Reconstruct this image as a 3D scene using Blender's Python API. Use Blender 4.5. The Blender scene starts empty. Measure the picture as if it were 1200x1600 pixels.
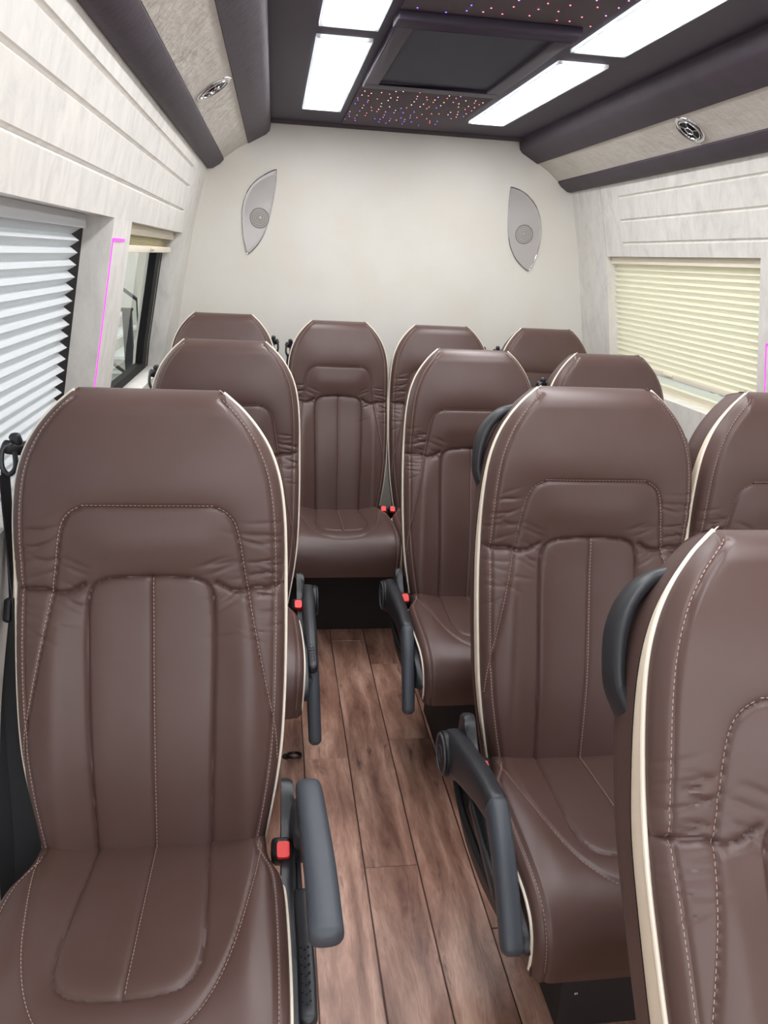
import bpy, bmesh, math, random
import numpy as np
from mathutils import Matrix, Vector

scene = bpy.context.scene
COL = scene.collection
rng = np.random.default_rng(7)
random.seed(7)

# ------------------------------------------------------------------ materials
MATS = {}


def srgb(r, g, b):
    f = lambda c: c / 12.92 if c <= 0.04045 else ((c + 0.055) / 1.055) ** 2.4
    return (f(r / 255), f(g / 255), f(b / 255), 1.0)


def mat(name, col, rough=0.5, metal=0.0, bump=None, spec=0.5, coat=0.0, var=None, coords='Object'):
    """principled material; bump = (scale, strength, distance), var = (scale, colour2, lo, hi)"""
    m = bpy.data.materials.new(name)
    m.use_nodes = True
    nt = m.node_tree
    b = nt.nodes['Principled BSDF']
    b.inputs['Base Color'].default_value = col
    b.inputs['Roughness'].default_value = rough
    b.inputs['Metallic'].default_value = metal
    b.inputs['Specular IOR Level'].default_value = spec
    b.inputs['Coat Weight'].default_value = coat
    if bump or var:
        tc = nt.nodes.new('ShaderNodeTexCoord')
    if var:
        n = nt.nodes.new('ShaderNodeTexNoise')
        n.inputs['Scale'].default_value = var[0]
        n.inputs['Detail'].default_value = 5
        nt.links.new(tc.outputs[coords], n.inputs['Vector'])
        r = nt.nodes.new('ShaderNodeMapRange')
        r.inputs[1].default_value = var[2]
        r.inputs[2].default_value = var[3]
        nt.links.new(n.outputs['Fac'], r.inputs[0])
        mx = nt.nodes.new('ShaderNodeMix')
        mx.data_type = 'RGBA'
        mx.inputs[6].default_value = col
        mx.inputs[7].default_value = var[1]
        nt.links.new(r.outputs[0], mx.inputs[0])
        nt.links.new(mx.outputs[2], b.inputs['Base Color'])
    if bump:
        n2 = nt.nodes.new('ShaderNodeTexNoise')
        n2.inputs['Scale'].default_value = bump[0]
        n2.inputs['Detail'].default_value = 3
        nt.links.new(tc.outputs[coords], n2.inputs['Vector'])
        bp = nt.nodes.new('ShaderNodeBump')
        bp.inputs['Strength'].default_value = bump[1]
        bp.inputs['Distance'].default_value = bump[2]
        nt.links.new(n2.outputs['Fac'], bp.inputs['Height'])
        nt.links.new(bp.outputs['Normal'], b.inputs['Normal'])
    MATS[name] = m
    return m


def emis(name, col, strength):
    m = bpy.data.materials.new(name)
    m.use_nodes = True
    b = m.node_tree.nodes['Principled BSDF']
    b.inputs['Base Color'].default_value = (col[0] * .5, col[1] * .5, col[2] * .5, 1)
    b.inputs['Emission Color'].default_value = col
    b.inputs['Emission Strength'].default_value = strength
    MATS[name] = m
    return m


mat('leather', srgb(87, 66, 63), 0.38, bump=(900, .12, .001), var=(9, srgb(83, 61, 56), .35, .65))
mat('leather_back', srgb(88, 67, 63), 0.5, bump=(900, .12, .001))
mat('thread', srgb(184, 158, 148), 0.7)
mat('piping', srgb(240, 230, 214), 0.5)
mat('cream_leather', srgb(232, 218, 198), 0.5, bump=(700, .1, .001))
mat('black_plastic', srgb(44, 46, 51), 0.38, bump=(1500, .12, .0008))
mat('pad_plastic', srgb(66, 71, 79), 0.45, bump=(1500, .2, .0008))
mat('dark_plastic', srgb(22, 22, 25), 0.45)
mat('belt_web', srgb(26, 27, 33), 0.6, bump=(1200, .2, .0008))
mat('red_plastic', srgb(228, 32, 30), 0.35)
mat('chrome', srgb(215, 215, 220), 0.12, metal=1.0)
mat('satin_metal', srgb(200, 198, 196), 0.3, metal=0.8)
mat('carpet_dark', srgb(44, 37, 38), 0.85, bump=(600, .4, .002))
mat('purple_vinyl', srgb(72, 62, 74), 0.62, bump=(60, .25, .004), var=(14, srgb(66, 56, 66), .35, .65))
mat('ceiling_vinyl', srgb(62, 52, 70), 0.6, bump=(500, .1, .001))
mat('star_vinyl', srgb(72, 56, 66), 0.7, bump=(500, .1, .001))
mat('screen_cloth', srgb(62, 62, 78), 0.75, bump=(800, .2, .001))
mat('rubber_black', srgb(12, 12, 15), 0.5)
mat('window_frame_black', srgb(5, 5, 7), 0.6, spec=.2)
mat('blind_white', srgb(222, 224, 227), 0.7)
mat('blind_cream', srgb(248, 244, 230), 0.7)
mat('blind_rail', srgb(238, 230, 210), 0.5)
mat('outside_plaster', srgb(205, 206, 196), 0.8, bump=(3, .1, .01), var=(.8, srgb(170, 170, 150), .5, .75))
mat('outside_stone', srgb(190, 188, 178), 0.8, var=(2, srgb(150, 148, 138), .4, .7))
mat('stone_tread', srgb(220, 226, 224), 0.6)
mat('iron', srgb(28, 30, 34), 0.5)
mat('ground', srgb(150, 150, 146), 0.85)
mat('back_cream', srgb(229, 226, 219), 0.6, bump=(38, .12, .004), var=(5, srgb(226, 221, 211), .4, .7))
mat('duct_cream', srgb(216, 211, 204), 0.6, bump=(30, .6, .011), var=(8, srgb(208, 202, 194), .4, .65))
mat('cover_clear', srgb(184, 179, 178), 0.12, spec=.8, coat=.5)
mat('grille_grey', srgb(176, 172, 168), 0.5, bump=(900, .4, .001))
mat('grille_dark', srgb(146, 142, 138), 0.5)
emis('lamp_white', (0.985, 0.99, 1.0, 1), 11.5)
emis('led_magenta', (1.0, 0.08, 0.92, 1), .62)
emis('star_red', (1.0, 0.16, 0.22, 1), 3.0)
emis('star_pink', (1.0, 0.5, 0.45, 1), 3.0)
emis('star_blue', (0.16, 0.10, 1.0, 1), 3.5)
emis('star_violet', (0.7, 0.25, 0.9, 1), 2.5)


def translucent(name, col, f=.5):
    m = MATS[name]
    nt = m.node_tree
    b = nt.nodes['Principled BSDF']
    t = nt.nodes.new('ShaderNodeBsdfTranslucent')
    t.inputs['Color'].default_value = col
    mx = nt.nodes.new('ShaderNodeMixShader')
    mx.inputs[0].default_value = f
    out = nt.nodes['Material Output']
    nt.links.new(b.outputs[0], mx.inputs[1])
    nt.links.new(t.outputs[0], mx.inputs[2])
    nt.links.new(mx.outputs[0], out.inputs['Surface'])


translucent('blind_white', srgb(200, 202, 205), .30)
translucent('blind_cream', srgb(236, 231, 212), .34)


def glass_mat(name, col, fac):
    """thin pane: mostly transparent with a glossy coat"""
    m = bpy.data.materials.new(name)
    m.use_nodes = True
    nt = m.node_tree
    nt.nodes.remove(nt.nodes['Principled BSDF'])
    tr = nt.nodes.new('ShaderNodeBsdfTransparent')
    tr.inputs['Color'].default_value = col
    gl = nt.nodes.new('ShaderNodeBsdfGlossy')
    gl.inputs['Roughness'].default_value = 0.02
    fr = nt.nodes.new('ShaderNodeFresnel')
    fr.inputs['IOR'].default_value = 1.45
    mx = nt.nodes.new('ShaderNodeMixShader')
    ml = nt.nodes.new('ShaderNodeMath')
    ml.operation = 'MULTIPLY'
    ml.inputs[1].default_value = fac
    nt.links.new(fr.outputs[0], ml.inputs[0])
    nt.links.new(ml.outputs[0], mx.inputs[0])
    nt.links.new(tr.outputs[0], mx.inputs[1])
    nt.links.new(gl.outputs[0], mx.inputs[2])
    nt.links.new(mx.outputs[0], nt.nodes['Material Output'].inputs['Surface'])
    MATS[name] = m


glass_mat('pane_clear', (.86, .9, .86, 1), .5)
glass_mat('pane_side', (.8, .88, .84, 1), .5)


def marble_vinyl():
    m = mat('wall_vinyl', srgb(226, 222, 214), 0.5)
    nt = m.node_tree
    b = nt.nodes['Principled BSDF']
    tc = nt.nodes.new('ShaderNodeTexCoord')
    mp = nt.nodes.new('ShaderNodeMapping')
    mp.inputs['Scale'].default_value = (1, 1.0, .45)
    mp.inputs['Rotation'].default_value = (.25, 0, 0)
    nt.links.new(tc.outputs['Object'], mp.inputs['Vector'])
    n = nt.nodes.new('ShaderNodeTexNoise')
    n.inputs['Scale'].default_value = 20
    n.inputs['Detail'].default_value = 7
    n.inputs['Roughness'].default_value = .68
    n.inputs['Distortion'].default_value = .8
    nt.links.new(mp.outputs[0], n.inputs['Vector'])
    cr = nt.nodes.new('ShaderNodeValToRGB')
    e = cr.color_ramp.elements
    e[0].position = .30
    e[0].color = srgb(214, 211, 206)
    e[1].position = .66
    e[1].color = srgb(238, 235, 229)
    k = e.new(.46)
    k.color = srgb(228, 225, 220)
    nt.links.new(n.outputs['Fac'], cr.inputs[0])
    nt.links.new(cr.outputs[0], b.inputs['Base Color'])
    n2 = nt.nodes.new('ShaderNodeTexNoise')
    n2.inputs['Scale'].default_value = 40
    n2.inputs['Detail'].default_value = 4
    nt.links.new(mp.outputs[0], n2.inputs['Vector'])
    bp = nt.nodes.new('ShaderNodeBump')
    bp.inputs['Strength'].default_value = .15
    bp.inputs['Distance'].default_value = .003
    nt.links.new(n2.outputs['Fac'], bp.inputs['Height'])
    nt.links.new(bp.outputs['Normal'], b.inputs['Normal'])


marble_vinyl()


def wood_mat():
    m = mat('wood_planks', srgb(150, 110, 95), 0.30)
    nt = m.node_tree
    b = nt.nodes['Principled BSDF']
    L = nt.links.new
    N = nt.nodes.new
    tc = N('ShaderNodeTexCoord')
    at = N('ShaderNodeAttribute')
    at.attribute_name = 'plank'
    off = N('ShaderNodeVectorMath')
    off.operation = 'MULTIPLY_ADD'
    off.inputs[1].default_value = (3.1, 17.0, 0)
    cmb = N('ShaderNodeCombineXYZ')
    L(at.outputs['Fac'], cmb.inputs[0])
    L(at.outputs['Fac'], cmb.inputs[1])
    L(cmb.outputs[0], off.inputs[0])
    L(tc.outputs['Object'], off.inputs[2])
    mp = N('ShaderNodeMapping')
    mp.inputs['Scale'].default_value = (1.0, .16, 1.0)
    L(off.outputs[0], mp.inputs['Vector'])
    warp = N('ShaderNodeTexNoise')
    warp.inputs['Scale'].default_value = 7
    warp.inputs['Detail'].default_value = 3
    L(mp.outputs[0], warp.inputs['Vector'])
    add = N('ShaderNodeVectorMath')
    add.operation = 'MULTIPLY_ADD'
    add.inputs[1].default_value = (.16, .03, 0)
    L(warp.outputs['Color'], add.inputs[0])
    L(mp.outputs[0], add.inputs[2])
    big = N('ShaderNodeTexNoise')
    big.inputs['Scale'].default_value = 16
    big.inputs['Detail'].default_value = 6
    big.inputs['Roughness'].default_value = .62
    L(add.outputs[0], big.inputs['Vector'])
    cr = N('ShaderNodeValToRGB')
    e = cr.color_ramp.elements
    e[0].position = .34
    e[0].color = srgb(118, 82, 70)
    e[1].position = .66
    e[1].color = srgb(212, 172, 153)
    k = e.new(.5)
    k.color = srgb(172, 130, 113)
    L(big.outputs['Fac'], cr.inputs[0])
    fine = N('ShaderNodeTexNoise')
    fine.inputs['Scale'].default_value = 190
    fine.inputs['Detail'].default_value = 4
    L(add.outputs[0], fine.inputs['Vector'])
    mr = N('ShaderNodeMapRange')
    mr.inputs[1].default_value = .3
    mr.inputs[2].default_value = .7
    mr.inputs[3].default_value = .86
    mr.inputs[4].default_value = 1.08
    L(fine.outputs['Fac'], mr.inputs[0])
    ml = N('ShaderNodeVectorMath')
    ml.operation = 'SCALE'
    L(cr.outputs[0], ml.inputs[0])
    L(mr.outputs[0], ml.inputs['Scale'])
    # dark worn streaks
    st = N('ShaderNodeTexNoise')
    st.inputs['Scale'].default_value = 34
    st.inputs['Detail'].default_value = 8
    st.inputs['Roughness'].default_value = .7
    L(add.outputs[0], st.inputs['Vector'])
    sm = N('ShaderNodeMapRange')
    sm.inputs[1].default_value = .58
    sm.inputs[2].default_value = .72
    L(st.outputs['Fac'], sm.inputs[0])
    mx = N('ShaderNodeMix')
    mx.data_type = 'RGBA'
    L(sm.outputs[0], mx.inputs[0])
    L(ml.outputs[0], mx.inputs[6])
    mx.inputs[7].default_value = srgb(72, 50, 46)
    # plank to plank tone
    tone = N('ShaderNodeMapRange')
    tone.inputs[3].default_value = .86
    tone.inputs[4].default_value = 1.12
    L(at.outputs['Fac'], tone.inputs[0])
    ml2 = N('ShaderNodeVectorMath')
    ml2.operation = 'SCALE'
    L(mx.outputs[2], ml2.inputs[0])
    L(tone.outputs[0], ml2.inputs['Scale'])
    L(ml2.outputs[0], b.inputs['Base Color'])
    bp = N('ShaderNodeBump')
    bp.inputs['Strength'].default_value = .35
    bp.inputs['Distance'].default_value = .0015
    L(fine.outputs['Fac'], bp.inputs['Height'])
    L(bp.outputs['Normal'], b.inputs['Normal'])


wood_mat()


# ------------------------------------------------------------------ mesh helpers
class MB:
    def __init__(s):
        s.v, s.f, s.m, s.mats = [], [], [], []

    def mi(s, name):
        if name not in s.mats:
            s.mats.append(name)
        return s.mats.index(name)

    def add(s, verts, faces, mname):
        o = len(s.v)
        k = s.mi(mname)
        s.v += [tuple(map(float, p)) for p in verts]
        for f in faces:
            s.f.append([int(i) + o for i in f])
            s.m.append(k)

    def grid(s, P, mname, flip=False, closed=False):
        """P: (rows, cols, 3)"""
        r, c = P.shape[:2]
        idx = np.arange(r * c).reshape(r, c)
        if closed:
            idx = np.concatenate([idx, idx[:, :1]], 1)
        a, b, d, e = idx[:-1, :-1], idx[:-1, 1:], idx[1:, 1:], idx[1:, :-1]
        q = np.stack([a, b, d, e] if not flip else [a, e, d, b], -1).reshape(-1, 4)
        s.add(P.reshape(-1, 3), q.tolist(), mname)

    def prism(s, prof, axis, a, b, mname, cap=True):
        """extrude a closed 2-D profile along axis from a to b; profile coordinates are the other two axes in order"""
        n = len(prof)

        def p3(p, t):
            q = list(p)
            q.insert(axis, t)
            return q
        vs = [p3(p, a) for p in prof] + [p3(p, b) for p in prof]
        fs = [[i, (i + 1) % n, n + (i + 1) % n, n + i] for i in range(n)]
        if cap:
            fs += [list(range(n))[::-1], list(range(n, 2 * n))]
        s.add(vs, fs, mname)

    def box(s, x0, x1, y0, y1, z0, z1, mname):
        s.prism([(y0, z0), (y1, z0), (y1, z1), (y0, z1)], 0, x0, x1, mname)

    def tube(s, path, r, mname, n=8, cap=True, flat=1.0):
        path = np.asarray(path, float)
        t = np.gradient(path, axis=0)
        t /= np.linalg.norm(t, axis=1)[:, None] + 1e-12
        ref = np.array([0, 0, 1.0]) if abs(t[0][2]) < .9 else np.array([1.0, 0, 0])
        a = np.cross(t[0], ref)
        a /= np.linalg.norm(a)
        P = []
        rr = np.broadcast_to(np.asarray(r, float), (len(path),))
        for i in range(len(path)):
            a = a - t[i] * (a @ t[i])
            a /= np.linalg.norm(a) + 1e-12
            b = np.cross(t[i], a)
            an = np.linspace(0, 2 * np.pi, n, endpoint=False)
            P.append(path[i] + rr[i] * (np.cos(an)[:, None] * a + flat * np.sin(an)[:, None] * b))
        P = np.array(P)
        self_n = len(P)
        self_o = len(s.v)
        s.grid(P, mname, closed=True)
        if cap:
            k = s.mi(mname)
            s.f.append([self_o + i for i in range(n)])
            s.m.append(k)
            s.f.append([self_o + (self_n - 1) * n + i for i in range(n)][::-1])
            s.m.append(k)

    def sweep(s, path, wdir, w, h, mname, n=20, e=4.0, ends=True):
        """superellipse section swept along path; wdir is the width direction, w/h half sizes per point"""
        path = np.asarray(path, float)
        t = np.gradient(path, axis=0)
        t /= np.linalg.norm(t, axis=1)[:, None]
        wd = np.asarray(wdir, float)
        an = np.linspace(0, 2 * np.pi, n, endpoint=False)
        ca = np.sign(np.cos(an)) * np.abs(np.cos(an)) ** (2 / e)
        sa = np.sign(np.sin(an)) * np.abs(np.sin(an)) ** (2 / e)
        w = np.broadcast_to(np.asarray(w, float), (len(path),))
        h = np.broadcast_to(np.asarray(h, float), (len(path),))
        P = []
        if ends:
            seq = [(0, .5, -.55), (0, .86, -.25)] + [(i, 1, 0) for i in range(len(path))] + [(len(path) - 1, .86, .25), (len(path) - 1, .5, .55)]
        else:
            seq = [(i, 1, 0) for i in range(len(path))]
        for i, k, d in seq:
            wv = wd - t[i] * (wd @ t[i])
            wv /= np.linalg.norm(wv)
            hv = np.cross(t[i], wv)
            off = t[i] * d * h[i]
            P.append(path[i] + off + k * (w[i] * ca[:, None] * wv + h[i] * sa[:, None] * hv))
        P = np.array(P)
        o = len(s.v)
        s.grid(P, mname, closed=True)
        k = s.mi(mname)
        s.f.append([o + i for i in range(n)])
        s.m.append(k)
        s.f.append([o + (len(P) - 1) * n + i for i in range(n)][::-1])
        s.m.append(k)

    def ribbon(s, path, wid, half, thick, mname):
        """flat webbing: wid = width direction per point"""
        path = np.asarray(path, float)
        wid = np.asarray(wid, float)
        t = np.gradient(path, axis=0)
        t /= np.linalg.norm(t, axis=1)[:, None]
        P = []
        half = np.broadcast_to(np.asarray(half, float), (len(path),))
        for i in range(len(path)):
            wv = wid[i] - t[i] * (wid[i] @ t[i])
            wv /= np.linalg.norm(wv)
            nv = np.cross(t[i], wv)
            P.append([path[i] + a * half[i] * wv + b * thick * nv for a, b in ((-1, -.5), (1, -.5), (1, .5), (-1, .5))])
        s.grid(np.array(P), mname, closed=True)

    def disc(s, c, axis_dir, r, mname, n=24, depth=0.0, dome=0.0):
        """short capped cylinder from c along axis_dir"""
        c = np.asarray(c, float)
        d = np.asarray(axis_dir, float)
        d /= np.linalg.norm(d)
        ref = np.array([0, 0, 1.0]) if abs(d[2]) < .9 else np.array([1.0, 0, 0])
        a = np.cross(d, ref)
        a /= np.linalg.norm(a)
        b = np.cross(d, a)
        an = np.linspace(0, 2 * np.pi, n, endpoint=False)
        ring = np.cos(an)[:, None] * a + np.sin(an)[:, None] * b
        P = [c + r * ring, c + d * depth * .7 + r * ring, c + d * depth + r * .92 * ring, c + d * (depth + dome) + r * .02 * ring]
        s.grid(np.array(P), mname, closed=True)

    def torus(s, c, axis_dir, R, r, mname, n=32, k=8, squash=1.0):
        c = np.asarray(c, float)
        d = np.asarray(axis_dir, float)
        d /= np.linalg.norm(d)
        ref = np.array([0, 0, 1.0]) if abs(d[2]) < .9 else np.array([1.0, 0, 0])
        a = np.cross(d, ref)
        a /= np.linalg.norm(a)
        b = np.cross(d, a)
        an = np.linspace(0, 2 * np.pi, n + 1)
        P = []
        for t in an:
            rd = np.cos(t) * a + np.sin(t) * b
            kk = np.linspace(0, 2 * np.pi, k, endpoint=False)
            P.append(c + R * rd + r * (np.cos(kk)[:, None] * rd + squash * np.sin(kk)[:, None] * d))
        s.grid(np.array(P), mname, closed=True)

    def mesh(s, name, smooth=True, bevel=None, recalc=True):
        me = bpy.data.meshes.new(name)
        me.from_pydata(s.v, [], s.f)
        for mn in s.mats:
            me.materials.append(MATS[mn])
        me.polygons.foreach_set('material_index', s.m)
        if recalc or bevel:
            bm = bmesh.new()
            bm.from_mesh(me)
            if bevel:
                bmesh.ops.remove_doubles(bm, verts=bm.verts, dist=1e-5)
                es = [e for e in bm.edges if len(e.link_faces) == 2 and e.calc_face_angle(0) > .5]
                bmesh.ops.bevel(bm, geom=es, offset=bevel, segments=2, profile=.6, affect='EDGES', clamp_overlap=True)
            if recalc:
                bmesh.ops.recalc_face_normals(bm, faces=bm.faces)
            bm.to_mesh(me)
            bm.free()
        if smooth:
            me.polygons.foreach_set('use_smooth', [True] * len(me.polygons))
            try:
                me.set_sharp_from_angle(angle=math.radians(38))
            except Exception:
                pass
        me.update()
        return me


def link(name, me, parent=None, loc=None):
    o = bpy.data.objects.new(name, me)
    COL.objects.link(o)
    if parent is not None:
        o.parent = parent
    if loc is not None:
        o.location = loc
    return o


def build(mb, name, parent=None, **kw):
    return link(name, mb.mesh(name, **kw), parent)


def empty(name, loc=(0, 0, 0)):
    o = bpy.data.objects.new(name, None)
    o.empty_display_size = .1
    COL.objects.link(o)
    o.location = loc
    return o


def tag(o, label=None, cat=None, group=None, kind=None):
    if label:
        o['label'] = label
    if cat:
        o['category'] = cat
    if group:
        o['group'] = group
    if kind:
        o['kind'] = kind
    return o


def spline(pts, n=12):
    """Catmull-Rom through pts"""
    p = np.asarray(pts, float)
    p = np.vstack([2 * p[0] - p[1], p, 2 * p[-1] - p[-2]])
    out = []
    for i in range(1, len(p) - 2):
        for t in np.linspace(0, 1, n, endpoint=False):
            a, b, c, d = p[i - 1], p[i], p[i + 1], p[i + 2]
            out.append(.5 * (2 * b + (c - a) * t + (2 * a - 5 * b + 4 * c - d) * t * t + (3 * b - a - 3 * c + d) * t ** 3))
    out.append(p[-2])
    return np.array(out)


def seg_dist(X, Y, poly):
    """distance of points to an open polyline"""
    D = np.full(X.shape, 9.0)
    for (x0, y0), (x1, y1) in zip(poly[:-1], poly[1:]):
        dx, dy = x1 - x0, y1 - y0
        L = dx * dx + dy * dy + 1e-15
        t = np.clip(((X - x0) * dx + (Y - y0) * dy) / L, 0, 1)
        D = np.minimum(D, np.hypot(X - x0 - t * dx, Y - y0 - t * dy))
    return D


def mirror(poly):
    p = np.array(poly, float)
    return p * np.array([-1, 1])


# ------------------------------------------------------------------ the seat
RA = math.radians(11)
E_UP = np.array([0, math.sin(RA), math.cos(RA)])
E_N = np.array([0, -math.cos(RA), math.sin(RA)])
BASE = np.array([0, .028, .45])
TOP = .742

W_PTS = np.array([(-.06, .176), (0, .187), (.05, .196), (.10, .204), (.16, .211), (.25, .2155), (.35, .217), (.46, .2165), (.54, .2135),
                  (.60, .2055), (.645, .191), (.68, .171), (.71, .146), (.729, .125), (TOP, .109)])
_ws = spline(W_PTS, 10)


def w_back(s):
    return np.interp(s, _ws[:, 0], _ws[:, 1])


def bk(x, s, n):
    """backrest coordinates -> seat coordinates"""
    x, s, n = np.broadcast_arrays(np.asarray(x, float), np.asarray(s, float), np.asarray(n, float))
    curve = .014 * np.exp(-((s - .16) / .16) ** 2) + .010 * np.exp(-((s - .66) / .16) ** 2) - .006 * np.exp(-((s - .42) / .09) ** 2)
    q = (n + curve)[..., None] * E_N + s[..., None] * E_UP + BASE
    q = q.copy()
    q[..., 0] += x
    return q


edge_r = np.stack([_ws[:, 1], _ws[:, 0]], 1)          # right outline (x, s)
edge_l = mirror(edge_r)
inset_r = edge_r - np.array([.019, 0.0])
inset_r = inset_r[inset_r[:, 1] < .725]
# seams, right half, mirrored later
bolster_r = spline([(.202, .13), (.198, .19), (.178, .29), (.158, .39), (.146, .46), (.138, .51), (.128, .538), (.108, .554), (.08, .558), (0, .558)], 8)
panel_r = spline([(.093, -.06), (.095, .05), (.099, .20), (.101, .34), (.099, .405), (.091, .428), (.070, .440), (.035, .4435), (0, .4445)], 8)
crease_r = spline([(.215, .428), (.19, .424), (.165, .424), (.145, .418), (.125, .421), (.105, .432)], 6)
centre_seam = np.array([(0, -.06), (.001, .15), (.0, .3), (0, .4445)])
SEAMS = [bolster_r, mirror(bolster_r)]
PANEL = [panel_r, mirror(panel_r)]
CREASE = [crease_r, mirror(crease_r)]
INSET = [inset_r, mirror(inset_r)]


def wrinkles(seed):
    r = np.random.default_rng(seed)
    out = []
    for sd in (-1, 1):
        for k in range(26):
            s0 = .436 + r.normal(0, .042)
            x0 = r.uniform(.160, .214)
            L = r.uniform(.018, .045)
            tilt = r.normal(-.004, .006)
            out.append((sd, x0, s0, L, tilt, r.uniform(1.0, 2.4) * .001, r.uniform(.0022, .0036)))
        for k in range(5):
            x0 = r.uniform(.108, .140)
            s0 = .408 + r.normal(0, .020)
            out.append((sd, x0, s0, r.uniform(.018, .03), r.normal(.006, .006), .0018, .0032))
        for k in range(2):
            x0 = r.uniform(.095, .125)
            out.append((sd, x0, .456 + .012 * k, r.uniform(.02, .03), .008, .0018, .004))
    return out


def n_back(x, s, wr):
    ax = np.abs(x)
    # rounded edge
    de = np.minimum(seg_dist(x, s, edge_r), seg_dist(x, s, edge_l))
    dt = TOP - s
    k = np.clip(de / .024, 0, 1)
    n = .034 * np.sqrt(1 - (1 - k) ** 2)
    kt = np.clip(dt / .045, 0, 1)
    n = np.minimum(n, -.03 + .064 * np.sqrt(1 - (1 - kt) ** 2))
    # broad shaping: side bolsters forward in the lower part, headrest pillow
    low = 1 / (1 + np.exp((s - .40) / .03))
    n = n + low * .013 * np.exp(-((ax - .155) / .032) ** 2) - low * .004 * np.exp(-(x / .09) ** 2)
    n = n + .010 * np.exp(-((s - .60) / .07) ** 2) * np.exp(-(x / .16) ** 4)
    n = n + .007 * np.exp(-((s - .50) / .035) ** 2) * np.exp(-(x / .105) ** 6)
    n = n - .006 * np.exp(-((s - .425) / .05) ** 2) * np.clip((ax - .09) / .05, 0, 1)

    def seam(polys, dep, sig, puff, pw):
        d = np.full(x.shape, 9.0)
        for p in polys:
            d = np.minimum(d, seg_dist(x, s, p))
        return -dep * np.exp(-(d / sig) ** 2) - puff * np.exp(-d / pw)
    n = n + seam(SEAMS, .0030, .0030, .0040, .012)
    n = n + seam(PANEL, .0038, .0028, .0060, .011)
    n = n + seam(CREASE, .0050, .0036, .0050, .012)
    n = n + seam(INSET, .0026, .0030, .0022, .008)
    n = n + seam([centre_seam], .0024, .0028, .0024, .010)
    for sd, x0, s0, L, tilt, dep, sig in wr:
        xx = x * sd
        u = (xx - x0) / L
        d = np.abs(s - s0 - tilt * u - .0012 * np.sin(3 * u))
        n = n - dep * np.exp(-(d / sig) ** 2) * np.exp(-(u * 1.3) ** 2)
    return n


def dashes(pts2, fn, off=.0, step=.0066, length=.0040, r=.00050):
    """stitch beads following a 2-D polyline on a surface fn(a, b) -> point; returns verts, faces"""
    p = np.asarray(pts2, float)
    sl = np.r_[0, np.cumsum(np.hypot(*np.diff(p, axis=0).T))]
    V, Fc = [], []
    for a in np.arange(.003, sl[-1] - length, step):
        q = []
        for t in (a, a + length):
            c = np.array([np.interp(t, sl, p[:, 0]), np.interp(t, sl, p[:, 1])])
            c2 = np.array([np.interp(t + .001, sl, p[:, 0]), np.interp(t + .001, sl, p[:, 1])])
            tg = c2 - c
            tg /= np.linalg.norm(tg) + 1e-9
            q.append((c + np.array([-tg[1], tg[0]]) * off, np.array([-tg[1], tg[0]])))
        o = len(V)
        for c, nn in q:
            V += [(c - nn * r * 1.15, .0001), (c + nn * r * 1.15, .0001), (c, r * 1.5)]
        Fc += [[o, o + 1, o + 4, o + 3], [o + 1, o + 2, o + 5, o + 4], [o + 2, o, o + 3, o + 5], [o, o + 2, o + 1], [o + 3, o + 4, o + 5]]
    c = np.array([v[0] for v in V])
    h = np.array([v[1] for v in V])
    return fn(c[:, 0], c[:, 1], h), Fc


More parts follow.
